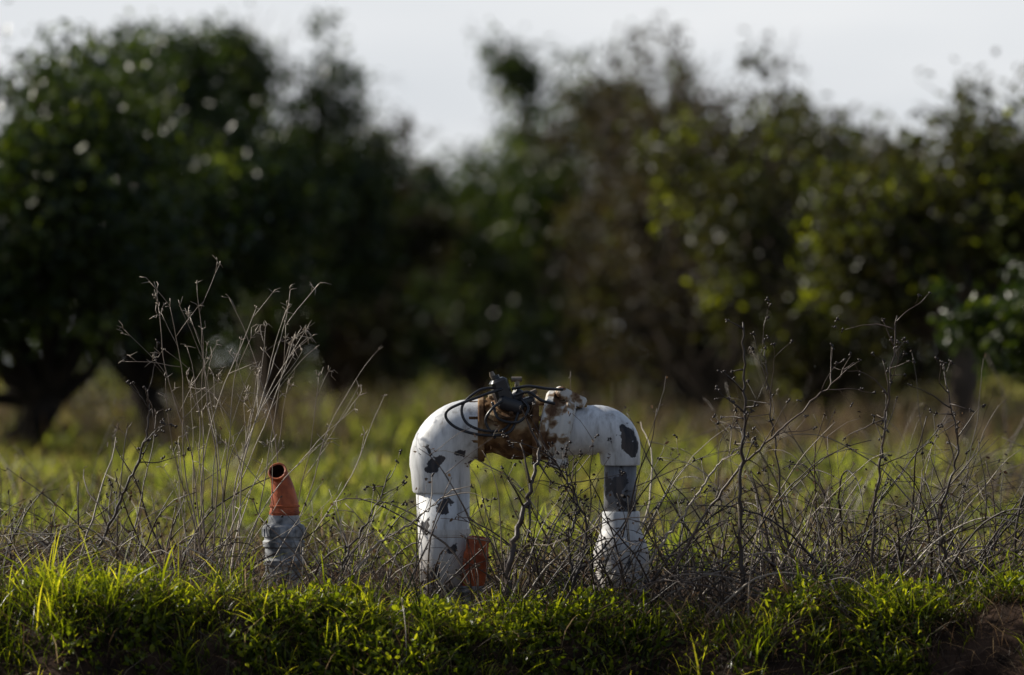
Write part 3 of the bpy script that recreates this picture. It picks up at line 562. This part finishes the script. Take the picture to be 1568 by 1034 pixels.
rng = np.random.default_rng(73)
nc = 1300; y = rng.uniform(18, 42, nc); sd_ = rng.uniform(0, 1, nc) < 0.45
lx = -0.9 - 0.055 * (44 - y) ; rx = np.interp(y, [13, 20, 30, 40], [2.3, 1.2, 0.1, -0.5])
x = np.where(sd_, lx - rng.uniform(0, 3.5, nc) - 0.2, rx + rng.uniform(0, 4.0, nc))
hh_ = rng.uniform(0, 0.45, nc) * (0.6 + 0.4 * np.sin(x * 2.5 + y))
k = 18; C = np.repeat(np.stack([x, y, gz(x, y) + hh_], 1), k, 0) + rng.normal(0, 0.12, (nc * k, 3)) * np.array([1, 1, 0.7]); C[:, 2] = np.maximum(C[:, 2], 0.02)
lv = leaves(C, rng.uniform(0.05, 0.11, len(C)), rng.uniform(0.03, 0.05, len(C)), rng, np.clip(rng.normal(0.45, 0.25, len(C)), 0, 1))
new_obj('undergrowth', np_mesh('undergrowth', *lv, M_leafB))
rng = np.random.default_rng(72); n = 22000; y = rng.uniform(12, 38, n); x = rng.uniform(-1, 1, n) * 0.2 * (y + 12)
row = np.where(x < -1.2, 0.8, np.where(x > 0.2, 1.0, 0.25)) * (0.5 + 0.5 * np.sin(x * 3 + y)); kp = rng.uniform(0, 1, n) < row; x, y = x[kp], y[kp]; n = len(x)
v = blades(x, y, rng.uniform(0.15, 0.5, n), rng.uniform(0.006, 0.014, n), rng.uniform(0.1, 0.8, n), rng, np.clip(rng.normal(0.5, 0.2, n), 0, 1))
new_obj('tall_dry_grass', np_mesh('tall_dry_grass', *v, M_straw))

# ------------------------------------------------------------------ light
sd = Vector((-0.74, 0.38, 0.52)).normalized()
el = math.asin(sd.z); rot = math.atan2(sd.x, sd.y)
w = bpy.data.worlds.new('World'); scene.world = w; w.use_nodes = True
N = w.node_tree.nodes; L = w.node_tree.links; N.clear()
out = N.new('ShaderNodeOutputWorld'); bg = N.new('ShaderNodeBackground'); bg.inputs[1].default_value = 0.085
sky = N.new('ShaderNodeTexSky'); sky.sky_type = 'NISHITA'; sky.sun_disc = False; sky.sun_elevation = el; sky.sun_rotation = rot; sky.dust_density = 1.5; sky.air_density = 1.0
tc = N.new('ShaderNodeTexCoord'); mp = N.new('ShaderNodeMapping'); mp.inputs['Scale'].default_value = (3, 3, 14); L.new(tc.outputs['Generated'], mp.inputs[0])
nz = N.new('ShaderNodeTexNoise'); nz.inputs['Scale'].default_value = 1.6; nz.inputs['Detail'].default_value = 4; L.new(mp.outputs[0], nz.inputs['Vector'])
cr = ramp(N, [(0.3, (8.2, 8.6, 9.2)), (0.7, (10.8, 10.9, 11.1))]); L.new(nz.outputs[0], cr.inputs[0])
sxyz = N.new('ShaderNodeSeparateXYZ'); L.new(tc.outputs['Generated'], sxyz.inputs[0])
# haze is brighter on the sunward side of the sky than on the opposite side
dt = N.new('ShaderNodeVectorMath'); dt.operation = 'DOT_PRODUCT'; L.new(tc.outputs['Generated'], dt.inputs[0]); dt.inputs[1].default_value = (-0.55, 0.83, 0)
az = N.new('ShaderNodeMapRange'); az.interpolation_type = 'SMOOTHSTEP'; az.inputs[1].default_value = -0.9; az.inputs[2].default_value = 0.6; az.inputs[3].default_value = 0.6; az.inputs[4].default_value = 1.0; L.new(dt.outputs['Value'], az.inputs[0])
sc = N.new('ShaderNodeVectorMath'); sc.operation = 'SCALE'; L.new(cr.outputs[0], sc.inputs[0]); L.new(az.outputs[0], sc.inputs[3])
hz = N.new('ShaderNodeMapRange'); hz.interpolation_type = 'SMOOTHSTEP'; hz.inputs[1].default_value = 0.08; hz.inputs[2].default_value = 0.30; hz.inputs[3].default_value = 0.9; hz.inputs[4].default_value = 0.08; L.new(sxyz.outputs[2], hz.inputs[0])
mx = N.new('ShaderNodeMix'); mx.data_type = 'RGBA'; L.new(hz.outputs[0], mx.inputs[0])
L.new(sky.outputs[0], mx.inputs[6]); L.new(sc.outputs[0], mx.inputs[7]); L.new(mx.outputs[2], bg.inputs[0]); L.new(bg.outputs[0], out.inputs[0])
sl = bpy.data.lights.new('sun', 'SUN'); sl.energy = 5.0; sl.angle = math.radians(0.6); sl.color = (1.0, 0.94, 0.82)
so = bpy.data.objects.new('sun', sl); COL.objects.link(so); so.rotation_euler = sd.to_track_quat('Z', 'Y').to_euler(); so.location = (-5, 3, 8)

# ------------------------------------------------------------------ camera
cd = bpy.data.cameras.new('camera'); cam = bpy.data.objects.new('camera', cd); COL.objects.link(cam)
cd.lens = 137.8; cd.sensor_width = 36; cd.clip_end = 5000
cam.location = (0, -12, 0.70); cam.rotation_euler = (math.radians(90.27), 0, 0)
cd.dof.use_dof = True; cd.dof.focus_distance = 11.85; cd.dof.aperture_fstop = 2.0; cd.dof.aperture_blades = 9
scene.camera = cam
